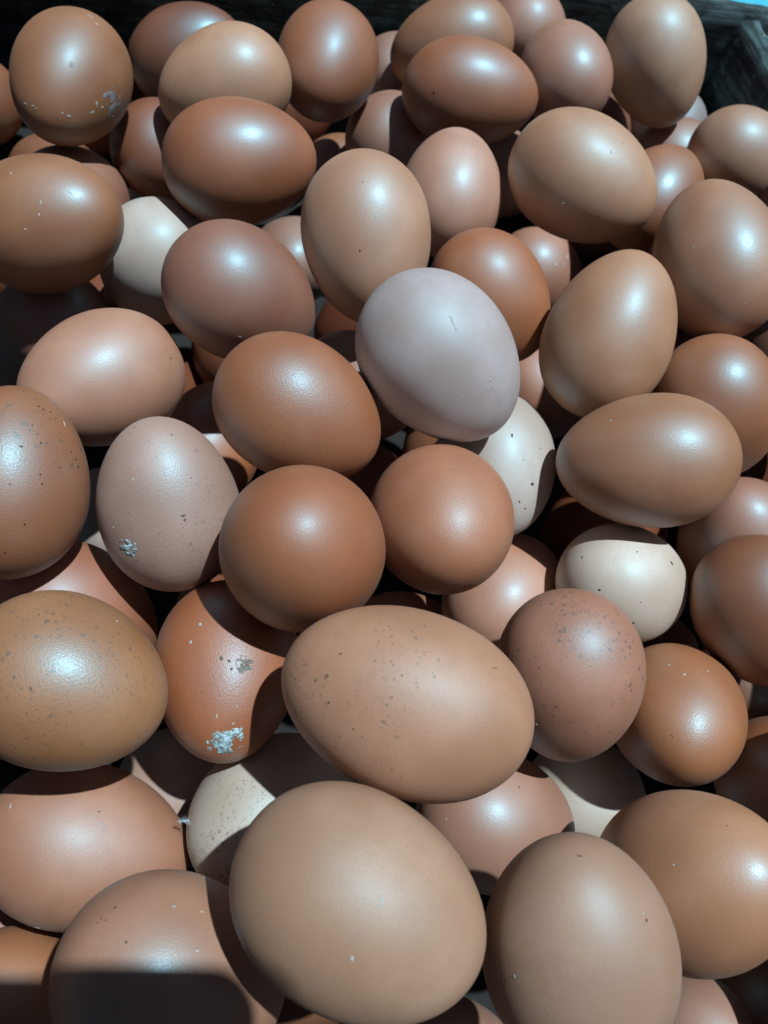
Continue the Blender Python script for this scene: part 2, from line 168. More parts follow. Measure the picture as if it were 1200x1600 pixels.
FLECKS = [
    ('e1', (-7.58,4.77,25.90), (0.977,0.159,0.144), 0.84, 0.37, 'w'),
    ('e1', (-4.46,6.00,26.71), (0.971,0.240,-0.011), 0.75, 0.28, 'w'),
    ('e1', (-2.96,5.89,27.11), (0.935,0.313,-0.165), 0.37, 0.28, 'w'),
    ('e1', (5.99,6.87,25.80), (0.715,-0.184,0.675), 0.47, 0.38, 'w'),
    ('e1', (8.04,5.97,25.21), (0.953,0.074,0.294), 0.76, 0.57, 'w'),
    ('e1', (15.01,5.84,18.88), (0.781,0.428,-0.454), 0.96, 0.48, 'w'),
    ('e1', (15.74,8.28,16.01), (0.971,0.240,-0.011), 0.48, 1.05, 'w'),
    ('e1', (17.42,6.06,14.65), (0.935,0.313,-0.165), 0.77, 0.48, 'w'),
    ('e1', (3.25,18.96,-12.73), (0.953,0.074,0.294), 1.15, 0.29, 'w'),  # a glint of light, painted as a pale streak
    ('e1', (6.53,19.05,-10.00), (0.953,0.074,0.294), 0.58, 0.38, 'w'),  # second painted glint beside it
    ('e1', (5.47,18.35,12.97), (0.971,0.240,-0.011), 0.74, 1.11, 'g'),
    ('e6', (19.98,8.83,3.34), (0.054,0.159,0.986), 0.35, 0.35, 'w'),
    ('e6', (19.77,4.36,-11.12), (0.054,0.159,0.986), 0.31, 0.23, 'd'),
    ('e7', (-0.22,-17.66,17.09), (0.300,0.374,0.878), 0.40, 0.71, 'w'),
    ('e7', (3.39,-18.06,15.76), (0.300,0.374,0.878), 0.40, 0.56, 'w'),
    ('e7', (7.00,-19.35,10.13), (0.732,0.206,0.649), 0.56, 0.32, 'w'),
    ('e7', (-11.63,-17.92,6.88), (0.131,0.409,0.903), 0.32, 0.32, 'w'),
    ('e7', (-2.65,-11.37,24.29), (0.671,0.240,0.701), 1.12, 0.24, 'w'),
    ('e14', (-11.64,-18.61,-1.92), (-0.895,0.345,0.282), 0.32, 1.28, 'w'),
    ('e14', (-10.65,-19.24,-0.64), (-0.767,0.250,0.591), 0.32, 0.64, 'w'),
    ('e14', (-5.47,-20.46,7.76), (-0.919,0.378,0.113), 0.30, 0.45, 'k'),
    ('e14', (-8.11,-18.07,-12.46), (-0.919,0.378,0.113), 0.21, 0.21, 'd'),
    ('e34', (-21.42,-1.54,-9.90), (-0.360,0.905,0.225), 0.36, 1.57, 'w'),
    ('e34', (-21.06,-0.77,-11.20), (-0.202,0.943,-0.266), 0.21, 0.72, 'w'),
    ('e34', (-21.83,-2.29,-8.09), (-0.423,0.625,0.656), 0.57, 0.29, 'w'),
    ('e34', (-21.20,-3.22,10.02), (-0.317,0.947,0.062), 0.29, 0.73, 'w'),
    ('e34', (-20.30,-3.66,12.45), (-0.423,0.625,0.656), 0.74, 0.74, 'w'),
    ('e34', (-17.43,-3.15,18.28), (-0.422,0.559,0.713), 0.15, 1.66, 'w'),
    ('e34', (-20.23,-5.30,11.67), (-0.423,0.625,0.656), 0.37, 0.30, 'w'),
    ('e34', (-18.22,-12.22,8.12), (-0.423,0.625,0.656), 0.29, 0.29, 'w'),
    ('e18', (6.51,-16.96,-15.33), (-0.100,0.018,0.995), 0.50, 0.80, 'k'),
    ('e18', (-3.88,-18.69,-12.88), (-0.100,0.018,0.995), 0.28, 0.28, 'd'),
    ('e24', (20.12,-7.51,6.27), (-0.255,-0.849,0.464), 0.45, 0.71, 'w'),
    ('e24', (16.81,14.18,0.51), (-0.255,-0.849,0.464), 0.74, 0.37, 'w'),
    ('e24', (16.67,-12.96,8.15), (-0.161,-0.179,0.971), 0.39, 0.16, 'd'),
    ('e43', (-16.60,-11.58,5.00), (0.121,-0.990,-0.073), 0.70, 0.56, 'o'),
    ('e43', (-16.71,-11.72,3.67), (0.121,-0.990,-0.073), 0.49, 0.49, 'o'),
    ('e43', (-16.31,0.99,16.40), (0.121,-0.990,-0.073), 0.34, 0.48, 'w'),
    ('e43', (-4.53,-7.53,24.34), (-0.045,-0.927,-0.371), 0.40, 0.26, 'k'),
    ('e43', (-7.28,11.31,20.39), (-0.045,-0.927,-0.371), 0.57, 0.85, 'g'),
    ('e43', (-18.57,8.72,2.44), (0.121,-0.990,-0.073), 0.35, 0.28, 'w'),
    ('e43', (-10.70,-3.00,22.66), (0.121,-0.990,-0.073), 0.28, 0.28, 'w'),
    ('e43', (-10.98,-13.72,14.05), (0.121,-0.990,-0.073), 0.24, 0.24, 'd'),
    ('e39', (-12.06,-17.20,0.74), (-0.880,0.469,0.073), 0.48, 0.72, 'k'),
    ('e39', (-14.41,-8.47,16.50), (-0.880,0.469,0.073), 0.72, 0.64, 'k'),
    ('e39', (-8.80,-8.90,21.89), (-0.880,0.469,0.073), 0.40, 0.40, 'k'),
    ('e39', (-9.50,-5.64,23.17), (-0.880,0.469,0.073), 0.40, 0.40, 'k'),
    ('e39', (-14.07,-13.91,9.17), (-0.880,0.469,0.073), 0.42, 0.34, 'g'),
    ('e39', (-18.98,-8.51,3.82), (-0.880,0.469,0.073), 0.30, 0.30, 'd'),
    ('e44', (-5.16,17.06,-14.44), (0.087,0.755,-0.650), 0.42, 0.28, 'd'),
    ('e44', (-7.85,16.16,-14.14), (0.776,0.628,0.063), 0.35, 0.21, 'd'),
    ('e44', (-3.75,17.91,-13.43), (0.776,0.628,0.063), 0.28, 0.21, 'd'),
    ('e45', (10.53,-6.32,21.87), (0.960,0.172,-0.223), 0.45, 0.32, 'k'),
    ('e45', (11.67,-5.63,21.24), (0.984,0.173,-0.050), 0.45, 0.38, 'k'),
    ('e45', (12.66,-3.91,20.94), (0.978,0.168,0.124), 0.32, 0.32, 'k'),
    ('e45', (14.20,-3.58,19.41), (0.978,0.168,0.124), 0.32, 0.26, 'k'),
    ('e45', (12.69,-11.03,16.35), (0.978,0.168,0.124), 0.25, 0.31, 'k'),
    ('e45', (14.42,-10.90,14.03), (0.978,0.168,0.124), 0.25, 0.25, 'k'),
    ('e45', (15.77,-10.76,11.68), (0.978,0.168,0.124), 0.31, 0.37, 'k'),
    ('e45', (19.33,-1.90,10.78), (0.978,0.168,0.124), 0.32, 0.32, 'k'),
    ('e45', (20.04,-0.43,8.75), (0.978,0.168,0.124), 0.33, 0.33, 'k'),
    ('e45', (20.52,0.19,6.76), (0.978,0.168,0.124), 0.39, 0.46, 'k'),
    ('e45', (19.50,-6.96,5.77), (0.978,0.168,0.124), 0.44, 0.25, 'k'),
    ('e45', (17.39,-11.86,3.23), (0.978,0.168,0.124), 0.37, 0.31, 'k'),
    ('e45', (17.84,-11.45,0.82), (0.978,0.168,0.124), 0.25, 0.31, 'k'),
    ('e45', (12.95,-14.80,10.03), (0.978,0.168,0.124), 0.43, 0.31, 'k'),
    ('e45', (12.65,-17.02,-0.36), (0.978,0.168,0.124), 0.24, 0.30, 'k'),
    ('e45', (15.14,-12.73,-9.67), (0.978,0.168,0.124), 0.31, 0.31, 'k'),
    ('e45', (10.53,-12.41,-17.20), (0.978,0.168,0.124), 0.31, 0.25, 'k'),
    ('e45', (15.27,-0.61,18.60), (0.386,0.050,0.921), 1.12, 0.21, 'w'),
    ('e54', (20.49,3.46,-3.25), (-0.038,-0.996,0.080), 0.56, 0.49, 'w'),
    ('e54', (20.01,6.00,1.62), (-0.038,-0.996,0.080), 0.49, 0.56, 'w'),
    ('e54', (19.99,-2.62,7.33), (-0.038,-0.996,0.080), 0.55, 0.68, 'o'),
    ('e54', (19.43,-4.77,8.02), (-0.346,-0.819,0.457), 0.68, 0.41, 'o'),
    ('e54', (18.66,-5.40,10.14), (-0.038,-0.996,0.080), 0.41, 0.54, 'o'),
    ('e54', (13.58,-6.33,19.02), (-0.038,-0.996,0.080), 0.27, 0.27, 'w'),
    ('e54', (13.16,-0.79,21.16), (-0.038,-0.996,0.080), 0.20, 0.67, 'w'),
    ('e54', (4.22,-8.91,24.04), (-0.038,-0.996,0.080), 0.34, 0.28, 'w'),
    ('e57', (3.34,19.55,-5.32), (0.324,0.735,0.596), 0.54, 0.70, 'k'),
    ('e57', (5.60,-0.59,-25.34), (-0.004,0.707,0.707), 0.42, 0.42, 'o'),
    ('e57', (-5.71,4.23,-24.70), (0.613,0.673,0.414), 0.38, 0.53, 'k'),
    ('e57', (-15.00,8.64,-13.70), (-0.004,0.707,0.707), 0.61, 0.54, 'k'),
    ('e57', (5.90,14.19,-17.18), (-0.004,0.707,0.707), 0.33, 0.33, 'o'),
    ('e57', (-9.45,13.04,-16.00), (-0.004,0.707,0.707), 0.28, 0.21, 'd'),
    ('e60', (-9.26,16.36,13.10), (0.981,-0.172,-0.088), 0.54, 0.46, 'w'),
    ('e60', (-13.34,15.26,8.46), (0.844,0.481,-0.235), 0.47, 0.40, 'w'),
    ('e60', (-2.64,20.12,8.38), (0.844,0.481,-0.235), 0.47, 0.39, 'w'),
    ('e60', (-5.97,1.48,26.81), (0.971,0.164,-0.172), 0.45, 0.26, 'd'),
    ('e63', (19.65,9.86,1.00), (0.072,0.192,0.979), 2.04, 0.20, 'w'),
    ('e63', (19.91,9.25,-1.80), (0.531,-0.009,0.848), 1.09, 0.20, 'w'),
    ('e63', (19.30,10.39,2.43), (-0.330,0.322,0.887), 0.68, 0.20, 'w'),
    ('e63', (13.55,5.82,-21.67), (0.657,-0.079,0.750), 0.20, 0.96, 'w'),
    ('e63', (20.88,6.92,-0.15), (0.388,0.060,0.920), 0.32, 0.26, 'k'),
    ('e63', (15.74,15.10,3.82), (0.388,0.060,0.920), 0.40, 0.20, 'w'),
    ('e63', (-10.29,19.11,-4.81), (0.153,0.161,0.975), 0.95, 0.27, 'w'),
    ('e65', (1.99,-13.21,-22.35), (0.463,-0.140,0.875), 0.39, 0.30, 'd'),
    ('e65', (2.54,-10.67,-24.38), (0.440,-0.469,0.766), 0.29, 0.24, 'd'),
    ('e65', (2.97,-9.96,-24.80), (0.440,-0.469,0.766), 0.29, 0.24, 'd'),
    ('e65', (3.85,-11.26,-23.66), (0.440,-0.469,0.766), 0.24, 0.24, 'd'),
    ('e65', (10.38,-11.49,-19.98), (0.440,-0.469,0.766), 0.38, 0.33, 'd'),
    ('e65', (6.52,-18.73,-12.18), (0.440,-0.469,0.766), 0.34, 0.34, 'w'),
    ('e65', (7.89,-19.94,-6.25), (0.454,0.034,0.890), 0.40, 0.29, 'w'),
    ('e65', (14.77,-15.46,-6.64), (0.440,-0.469,0.766), 0.44, 0.22, 'w'),
    ('e65', (-4.84,-21.35,-2.82), (0.460,-0.053,0.886), 0.74, 0.25, 'w'),
    ('e67', (14.08,-16.81,2.24), (-0.410,-0.191,0.892), 0.42, 0.57, 'w'),
    ('e67', (3.82,-21.57,2.58), (-0.608,-0.392,0.690), 0.48, 0.29, 'w'),
    ('e67', (4.41,-21.42,3.03), (-0.410,-0.191,0.892), 0.29, 0.43, 'w'),
    ('e68', (0.93,20.43,9.90), (-0.679,-0.486,-0.551), 0.37, 0.42, 'w'),
    ('e68', (-14.10,-4.23,20.94), (-0.634,-0.764,-0.116), 0.31, 0.26, 'w'),
    ('e68', (-15.02,-4.00,19.91), (-0.634,-0.764,-0.116), 0.41, 0.55, 'd'),
    ('e68', (0.01,-0.86,28.34), (-0.684,-0.598,-0.417), 0.66, 0.28, 'd'),
    ('e38', (-19.47,-0.49,12.00), (0.192,-0.143,-0.971), 0.39, 0.39, 'w'),
    ('e28', (-8.55,10.68,-23.05), (-0.657,-0.734,-0.172), 0.34, 0.43, 'w'),
    ('e28', (-1.46,21.92,-1.53), (-0.657,-0.734,-0.172), 0.35, 0.35, 'w'),
    ('e53', (20.31,5.10,7.10), (-0.219,0.014,0.976), 0.51, 0.26, 'w'),
    ('e53', (20.49,3.41,-7.79), (0.380,0.051,0.924), 0.45, 0.22, 'd'),
    ('e53', (15.69,13.39,-8.33), (0.380,0.051,0.924), 0.27, 0.32, 'd'),
    ('e53', (2.03,21.65,-1.04), (0.790,0.068,0.609), 0.30, 0.46, 'd'),
    ('e53', (16.14,0.14,17.50), (0.380,0.051,0.924), 0.37, 0.55, 'k'),
    ('e58', (20.97,0.73,-5.84), (0.727,0.258,0.636), 0.35, 1.32, 'w'),
    ('e58', (20.88,-2.60,-5.50), (0.733,0.174,0.658), 0.26, 0.88, 'w'),
    ('e32', (-15.69,6.77,-16.59), (-0.633,0.480,0.608), 0.60, 0.48, 'w'),
    ('e32', (-17.16,9.64,-10.69), (-0.633,0.480,0.608), 0.61, 0.73, 'w'),
    ('e32', (-18.42,9.54,-6.44), (-0.633,0.480,0.608), 0.61, 0.98, 'w'),
    ('e32', (-17.42,3.13,-15.47), (-0.633,0.480,0.608), 0.60, 0.48, 'w'),
    ('e32', (-18.55,5.38,-11.76), (-0.633,0.480,0.608), 0.49, 0.49, 'w'),
    ('e49', (-1.41,-15.02,-18.09), (0.910,-0.212,-0.356), 0.53, 0.42, 'w'),
    ('e49', (2.21,-11.19,-22.15), (0.910,-0.212,-0.356), 0.53, 0.42, 'w'),
    ('e49', (-4.73,-10.96,-21.68), (0.910,-0.212,-0.356), 0.39, 0.29, 'k'),
    ('e49', (-4.98,-8.36,-23.46), (0.910,-0.212,-0.356), 0.39, 0.39, 'k'),
    ('e41', (-1.47,19.95,12.16), (0.892,0.447,-0.062), 0.44, 0.19, 'd'),
    ('e69', (16.46,-10.60,-11.71), (0.594,-0.252,0.764), 0.29, 0.36, 'k'),
    ('e69', (5.94,3.04,-27.41), (0.594,-0.252,0.764), 0.30, 0.37, 'w'),
    ('e71', (-12.37,-1.16,23.86), (0.427,0.844,0.325), 0.21, 0.32, 'd'),
    ('e71', (-10.12,-15.47,15.85), (0.692,0.706,0.149), 0.49, 0.24, 'w'),
    ('e55', (-8.63,-13.11,22.05), (-0.001,0.055,-0.998), 0.34, 0.46, 'o'),
    ('e55', (-12.80,-13.07,17.62), (0.270,-0.157,-0.950), 0.40, 0.35, 'd'),
    ('e55', (-2.65,-17.68,18.45), (0.270,-0.157,-0.950), 0.46, 0.29, 'o'),
    ('e55', (-7.71,-8.18,26.91), (0.270,-0.157,-0.950), 0.31, 0.36, 'd'),
    ('e55', (-4.87,-21.45,3.77), (0.270,-0.157,-0.950), 0.24, 0.29, 'd'),
    ('e55', (-16.59,-12.68,10.43), (0.270,-0.157,-0.950), 0.29, 0.24, 'd'),
    ('e55', (5.44,-18.32,-15.82), (0.334,-0.208,-0.920), 0.71, 0.15, 'd'),
    ('e56', (-14.96,14.99,1.40), (0.985,0.164,0.045), 0.35, 0.35, 'w'),
    ('e10', (-1.95,8.83,-26.07), (0.854,-0.473,-0.215), 0.28, 0.83, 'w'),
    ('e11', (-8.11,23.42,0.96), (-0.678,-0.301,0.671), 0.67, 0.33, 'w'),
    ('e11', (-15.48,-14.62,-4.62), (-0.660,0.382,0.647), 0.40, 0.40, 'w'),
]
DROPPINGS = [
    ('e54', (7.13,-2.15,25.46), (-0.038,-0.996,0.080), 5.09, 'chalk', 5, 0.20),
    ('e54', (17.79,-8.77,8.70), (-0.038,-0.996,0.080), 2.57, 'olive', 2, 0.20),
    ('e43', (-19.95,4.58,-3.08), (0.121,-0.990,-0.073), 3.00, 'chalk', 3, 0.22),
    ('e1', (19.77,5.48,8.54), (0.935,0.313,-0.165), 5.88, 'grey', 8, 0.07),
]
FEATHER = (-0.03649, 0.01171, 0.11203)

# ------------------------------------------------------------------ helpers
def lin(c):
    return tuple(((v/255)/12.92 if v/255 <= .04045 else ((v/255+.055)/1.055)**2.4) for v in c)

def link(name, me, mat, parent=None):
    o = bpy.data.objects.new(name, me); col.objects.link(o)
    if mat is not None and not me.materials: me.materials.append(mat)
    if parent is not None: o.parent = parent
    return o

def tag(o, label=None, cat=None, group=None, kind=None):
    if label: o['label'] = label
    if cat: o['category'] = cat
    if group: o['group'] = group
    if kind: o['kind'] = kind
    return o

class NT:
    def __init__(s, name):
        s.m = bpy.data.materials.new(name); s.m.use_nodes = True
        s.t = s.m.node_tree; s.b = s.t.nodes['Principled BSDF']; s.l = s.t.links.new
    def n(s, typ, **kw):
        nd = s.t.nodes.new(typ)
        for k, v in kw.items():
            if hasattr(nd, k) and k not in nd.inputs: setattr(nd, k, v)
            else: nd.inputs[k].default_value = v
        return nd
    def math(s, op, a, b=0.0, c=None, clamp=False):
        nd = s.t.nodes.new('ShaderNodeMath'); nd.operation = op; nd.use_clamp = clamp
        for i, v in enumerate((a, b) if c is None else (a, b, c)):
            if isinstance(v, (int, float)): nd.inputs[i].default_value = v
            else: s.l(v, nd.inputs[i])
        return nd.outputs[0]
    def ramp(s, v, lo, hi, a=0.0, b=1.0):
        nd = s.t.nodes.new('ShaderNodeMapRange'); nd.interpolation_type = 'SMOOTHSTEP'
        s.l(v, nd.inputs[0])
        for i, x in enumerate((lo, hi, a, b)): nd.inputs[i+1].default_value = x
        return nd.outputs[0]
    def mix(s, f, a, b):
        nd = s.t.nodes.new('ShaderNodeMix'); nd.data_type = 'RGBA'
        for sock, v in ((nd.inputs[0], f), (nd.inputs[6], a), (nd.inputs[7], b)):
            if isinstance(v, (int, float)): sock.default_value = v
            elif isinstance(v, tuple): sock.default_value = (*v, 1.0) if len(v) == 3 else v
            else: s.l(v, sock)
        return nd.outputs[2]

ALBEDO = 1.28        # lit grey value in the photograph -> reflectance

def egg_material(name, rgb, seed, ro=.4, sp=.5, gr=.5, spk=None, end=0, bloom=1.0):
    s = NT(name); rnd = random.Random(seed)
    base = tuple(min(.85, v/ALBEDO/t) for v, t in zip(lin(rgb), SUN_TINT))
    tc = s.n('ShaderNodeTexCoord')
    mp = s.n('ShaderNodeMapping'); mp.inputs['Location'].default_value = (rnd.uniform(-3, 3), rnd.uniform(-3, 3), rnd.uniform(-3, 3))
    s.l(tc.outputs['Object'], mp.inputs[0]); P = mp.outputs[0]
    big = s.n('ShaderNodeTexNoise', Scale=45.0, Detail=1.0, Roughness=.5); s.l(P, big.inputs['Vector'])
    med = s.n('ShaderNodeTexNoise', Scale=420.0, Detail=1.0, Roughness=.6); s.l(P, med.inputs['Vector'])
    fin = s.n('ShaderNodeTexNoise', Scale=2200.0, Detail=1.0, Roughness=.5); s.l(P, fin.inputs['Vector'])
    dark = tuple(v*k for v, k in zip(base, (.86, .82, .78))); light = tuple(min(.9, v*k) for v, k in zip(base, (1.05, 1.07, 1.09)))
    c = s.mix(s.ramp(big.outputs[0], .3, .7), dark, light)
    # tiny pores, a little darker than the shell
    c = s.mix(s.ramp(fin.outputs[0], .50, .72, 0, .12+.30*gr), c, tuple(v*.6 for v in base))
    mot = s.n('ShaderNodeTexNoise', Scale=150.0, Detail=2.0, Roughness=.6); s.l(P, mot.inputs['Vector'])
    c = s.mix(s.ramp(mot.outputs[0], .40, .72, 0, .42), c, tuple(v*k for v, k in zip(base, (.86, .78, .70))))
    sx = s.n('ShaderNodeSeparateXYZ'); s.l(tc.outputs['Object'], sx.inputs[0]); Z = sx.outputs[2]
    c = s.mix(s.ramp(Z, .012, .030, 0, .28), c, tuple(min(.9, v*1.15+.02) for v in base))       # paler pointed end
    if spk:
        sc, dens, size, scol = spk
        ms = s.n('ShaderNodeTexNoise', Scale=55.0, Detail=1.0); s.l(P, ms.inputs['Vector'])
        wob = s.n('ShaderNodeTexNoise', Scale=sc*2.2, Detail=2.0); s.l(P, wob.inputs['Vector'])
        va = s.n('ShaderNodeVectorMath', operation='SCALE'); s.l(wob.outputs['Color'], va.inputs[0]); va.inputs['Scale'].default_value = .55/sc
        vb = s.n('ShaderNodeVectorMath', operation='ADD'); s.l(P, vb.inputs[0]); s.l(va.outputs[0], vb.inputs[1])
        for k, (f, d2) in enumerate(((1.0, dens), (1.9, dens*1.2))):
            v = s.n('ShaderNodeTexVoronoi', Scale=sc*f); s.l(vb.outputs[0], v.inputs['Vector'])
            r = s.n_sep(v)
            cover = s.ramp(ms.outputs[0], .36, .58)
            if end: cover = s.math('MULTIPLY', cover, s.ramp(s.math('MULTIPLY', Z, float(end)), -.008, .014))
            thr = s.math('SUBTRACT', 1.0, s.math('MULTIPLY', cover, d2))
            pick = s.math('GREATER_THAN', r, thr)
            rad = s.math('MULTIPLY_ADD', s.n_sep(v, 1), size*1.0, size*.3)
            spot = s.ramp(s.math('SUBTRACT', v.outputs['Distance'], rad), -.14, .10, 1, 0)
            c = s.mix(s.math('MULTIPLY', s.math('MULTIPLY', pick, spot), s.math('MULTIPLY_ADD', s.n_sep(v, 2), .55, .3)), c, scol)
    s.l(c, s.b.inputs['Base Color'])
    s.b.inputs['Roughness'].default_value = .5; s.b.inputs['IOR'].default_value = 1.45; s.b.inputs['Specular IOR Level'].default_value = .12
    # cyan highlights tinted into the gloss: a broad cool bloom and a tighter polish
    out = s.b.outputs[0]; w = min(1, max(.03, (.53-ro)*4.2)*sp/.5); lobes = []
    for colr, rg in (((.056*bloom, .132*bloom, .152*bloom, 1), .62), ((.014*w, .030*w, .037*w, 1), .34)):
        gl_ = s.n('ShaderNodeBsdfGlossy'); gl_.inputs['Color'].default_value = colr
        s.l(s.ramp(big.outputs[0], .3, .7, rg-.04, rg+.04), gl_.inputs['Roughness'])
        ad = s.n('ShaderNodeAddShader'); s.l(out, ad.inputs[0]); s.l(gl_.outputs[0], ad.inputs[1]); out = ad.outputs[0]; lobes.append(gl_)
    s.l(out, s.t.nodes['Material Output'].inputs['Surface'])
    h = s.math('ADD', s.math('MULTIPLY', fin.outputs[0], .00006*gr+.00001), s.math('MULTIPLY', med.outputs[0], .00001*gr+.000006))
    bp = s.n('ShaderNodeBump', Strength=1.0, Distance=1.0); s.l(h, bp.inputs['Height']); s.l(bp.outputs[0], s.b.inputs['Normal']); [s.l(bp.outputs[0], q.inputs['Normal']) for q in lobes]
    return s.m

def _n_sep(s, v, ch=0):
    sp_ = s.t.nodes.new('ShaderNodeSeparateColor'); s.l(v.outputs['Color'], sp_.inputs[0]); return sp_.outputs[ch]
NT.n_sep = _n_sep

def plain(name, rgb, rough=.8, bump=0.0, scale=900.0, rgb2=None):
    s = NT(name); tc = s.n('ShaderNodeTexCoord')
    nz = s.n('ShaderNodeTexNoise', Scale=scale, Detail=4.0, Roughness=.65); s.l(tc.outputs['Object'], nz.inputs['Vector'])
    s.l(s.mix(s.ramp(nz.outputs[0], .35, .65), rgb, rgb2 or tuple(v*.7 for v in rgb)), s.b.inputs['Base Color'])
    s.b.inputs['Roughness'].default_value = rough
    if bump:
        bp = s.n('ShaderNodeBump', Strength=1.0, Distance=bump); s.l(nz.outputs[0], bp.inputs['Height']); s.l(bp.outputs[0], s.b.inputs['Normal'])
    return s.m

# ------------------------------------------------------------------ ground and crate
ground_mat = plain('packed_earth', (.10, .085, .07), .95, .004, 9.0, (.07, .06, .05))
gm_ = bpy.data.meshes.new('ground')
gm_.from_pydata([(-60, -60, 0), (60, -60, 0), (60, 60, 0), (-60, 60, 0)], [], [(0, 1, 2, 3)])
tag(link('ground', gm_, ground_mat), kind='structure')
# a bright blue plastic sheet lies beyond the crate corner
def sheet(x0, x1, y0, y1, n=24):
    vs_ = []; fs_ = []
    for j in range(n+1):
        for i in range(n+1):
            x = x0+(x1-x0)*i/n; y = y0+(y1-y0)*j/n
            vs_.append((x, y, .006+.004*(1+noise.noise(Vector((x*22, y*22, 3.1))))))
    for j in range(n):
        for i in range(n):
            k = j*(n+1)+i; fs_.append((k, k+1, k+n+2, k+n+1))
    me = bpy.data.meshes.new('plastic_sheet'); me.from_pydata(vs_, [], fs_)
    for p in me.polygons: p.use_smooth = True
    return me
tag(link('plastic_sheet', sheet(.235, .60, .40, .85), plain('blue_plastic', (.05, .48, .66), .45, .0008, 40.0, (.09, .56, .70))),
    'bright cyan plastic sheet on the ground beyond the crate corner, top right', 'plastic sheet')

def wood_material():
    s = NT('weathered_wood'); tc = s.n('ShaderNodeTexCoord')
    mp = s.n('ShaderNodeMapping'); mp.inputs['Scale'].default_value = (14.0, 160.0, 160.0); s.l(tc.outputs['Object'], mp.inputs[0])
    g = s.n('ShaderNodeTexNoise', Scale=2.2, Detail=6.0, Roughness=.7, Distortion=.6); s.l(mp.outputs[0], g.inputs['Vector'])
    st = s.n('ShaderNodeTexNoise', Scale=55.0, Detail=5.0, Roughness=.6); s.l(tc.outputs['Object'], st.inputs['Vector'])
    c = s.mix(s.ramp(g.outputs[0], .32, .68), (.010, .018, .020), (.12, .21, .22))
    c = s.mix(s.ramp(st.outputs[0], .45, .62, 0, .75), c, (.012, .015, .015))
    ch = s.n('ShaderNodeTexNoise', Scale=260.0, Detail=3.0); s.l(tc.outputs['Object'], ch.inputs['Vector'])
    c = s.mix(s.ramp(ch.outputs[0], .66, .72, 0, .8), c, (.34, .36, .34))
    s.l(c, s.b.inputs['Base Color']); s.b.inputs['Roughness'].default_value = .85
    bp = s.n('ShaderNodeBump', Strength=1.0, Distance=.0018); s.l(g.outputs[0], bp.inputs['Height']); s.l(bp.outputs[0], s.b.inputs['Normal'])
    return s.m
WOOD = wood_material()

def plank(L, T, H, seed, ragged=.0015, rise=0.0):
    """a rough-sawn board: x along, y thick, z high, origin at the lower inner start corner"""
    bm = bmesh.new(); nx, ny, nz = max(8, int(L/.007)), 4, max(4, int(H/.007))
    def vert(i, j, k):
        p = Vector((L*i/nx, T*j/ny, H*k/nz)); off = Vector((seed*7.3, seed*3.1, 0))
        p.z += rise*(1-i/nx)*k/nz
        ej = 1 if j in (0, ny) else 0; ek = 1 if k in (0, nz) else 0
        if ej and ek: p.y += (.0022 if j == 0 else -.0022); p.z += (.0018 if k == 0 else -.0018)
        q = Vector((p.x*60, p.y*90, p.z*160)) + off
        d = noise.noise_vector(q)*ragged + noise.noise_vector(Vector((p.x*14, p.y*20, p.z*20))+off)*ragged*1.4
        if 0 < i < nx: p.y += d.y; p.z += d.z*(1.0 if ek else .3)
        else: p.x += d.x*1.5
        return p
    vs_ = {}
    def V(i, j, k):
        if (i, j, k) not in vs_: vs_[i, j, k] = bm.verts.new(vert(i, j, k))
        return vs_[i, j, k]
    for i in range(nx):
        for j in range(ny):
            for k in (0, nz):
                f = [V(i, j, k), V(i+1, j, k), V(i+1, j+1, k), V(i, j+1, k)]
                bm.faces.new(f if k else f[::-1])
        for k in range(nz):
            for j in (0, ny):
                f = [V(i, j, k), V(i, j, k+1), V(i+1, j, k+1), V(i+1, j, k)]
                bm.faces.new(f if j else f[::-1])
    for j in range(ny):
        for k in range(nz):
            for i in (0, nx):
                f = [V(i, j, k), V(i, j+1, k), V(i, j+1, k+1), V(i, j, k+1)]
                bm.faces.new(f if i else f[::-1])
    bmesh.ops.recalc_face_normals(bm, faces=bm.faces)
    me = bpy.data.meshes.new('plank'); bm.to_mesh(me); bm.free()
    for p in me.polygons: p.use_smooth = True
    return me

crate = bpy.data.objects.new('wooden_crate', None); col.objects.link(crate)
tag(crate, 'dark weathered wooden crate holding the heap of eggs', 'crate')
def wall(x0, y0, x1, y1, T, top, seed, boards, rise=0.0):
    """boards stacked between two floor points (mm); inner side lies to the right of the direction"""
    d = Vector(((x1-x0)*MM, (y1-y0)*MM, 0)); L = d.length; ang = math.atan2(d.y, d.x)
    z = .004
    for q, share in enumerate(boards):
        H = (top*MM-.004)*share
        o = link('plank', plank(L, T*MM, H-.0025, seed+q, rise=rise*MM if q == len(boards)-1 else 0.0), WOOD, crate)
        o.location = (x0*MM, y0*MM, z); o.rotation_euler = (0, 0, ang); z += H
BACK_L, CORNER, RIGHT_N = (-232.0, 410.5), (200.0, 393.0), (296.0, -112.0)
TOP = 117.0
wall(BACK_L[0], BACK_L[1], CORNER[0]+21, CORNER[1]-.8, 13, TOP, 1, (.5, .5), rise=34)
wall(CORNER[0]+2.4, CORNER[1]-1.5, RIGHT_N[0], RIGHT_N[1], 15, TOP-1.5, 4, (.48, .52))
wall(RIGHT_N[0]+12, RIGHT_N[1]-1, -232, -128, 13, TOP, 7, (.5, .5))
wall(-232, -127, -232, 409, 12, TOP-1, 10, (.5, .5))
fl = bpy.data.meshes.new('floor_board')
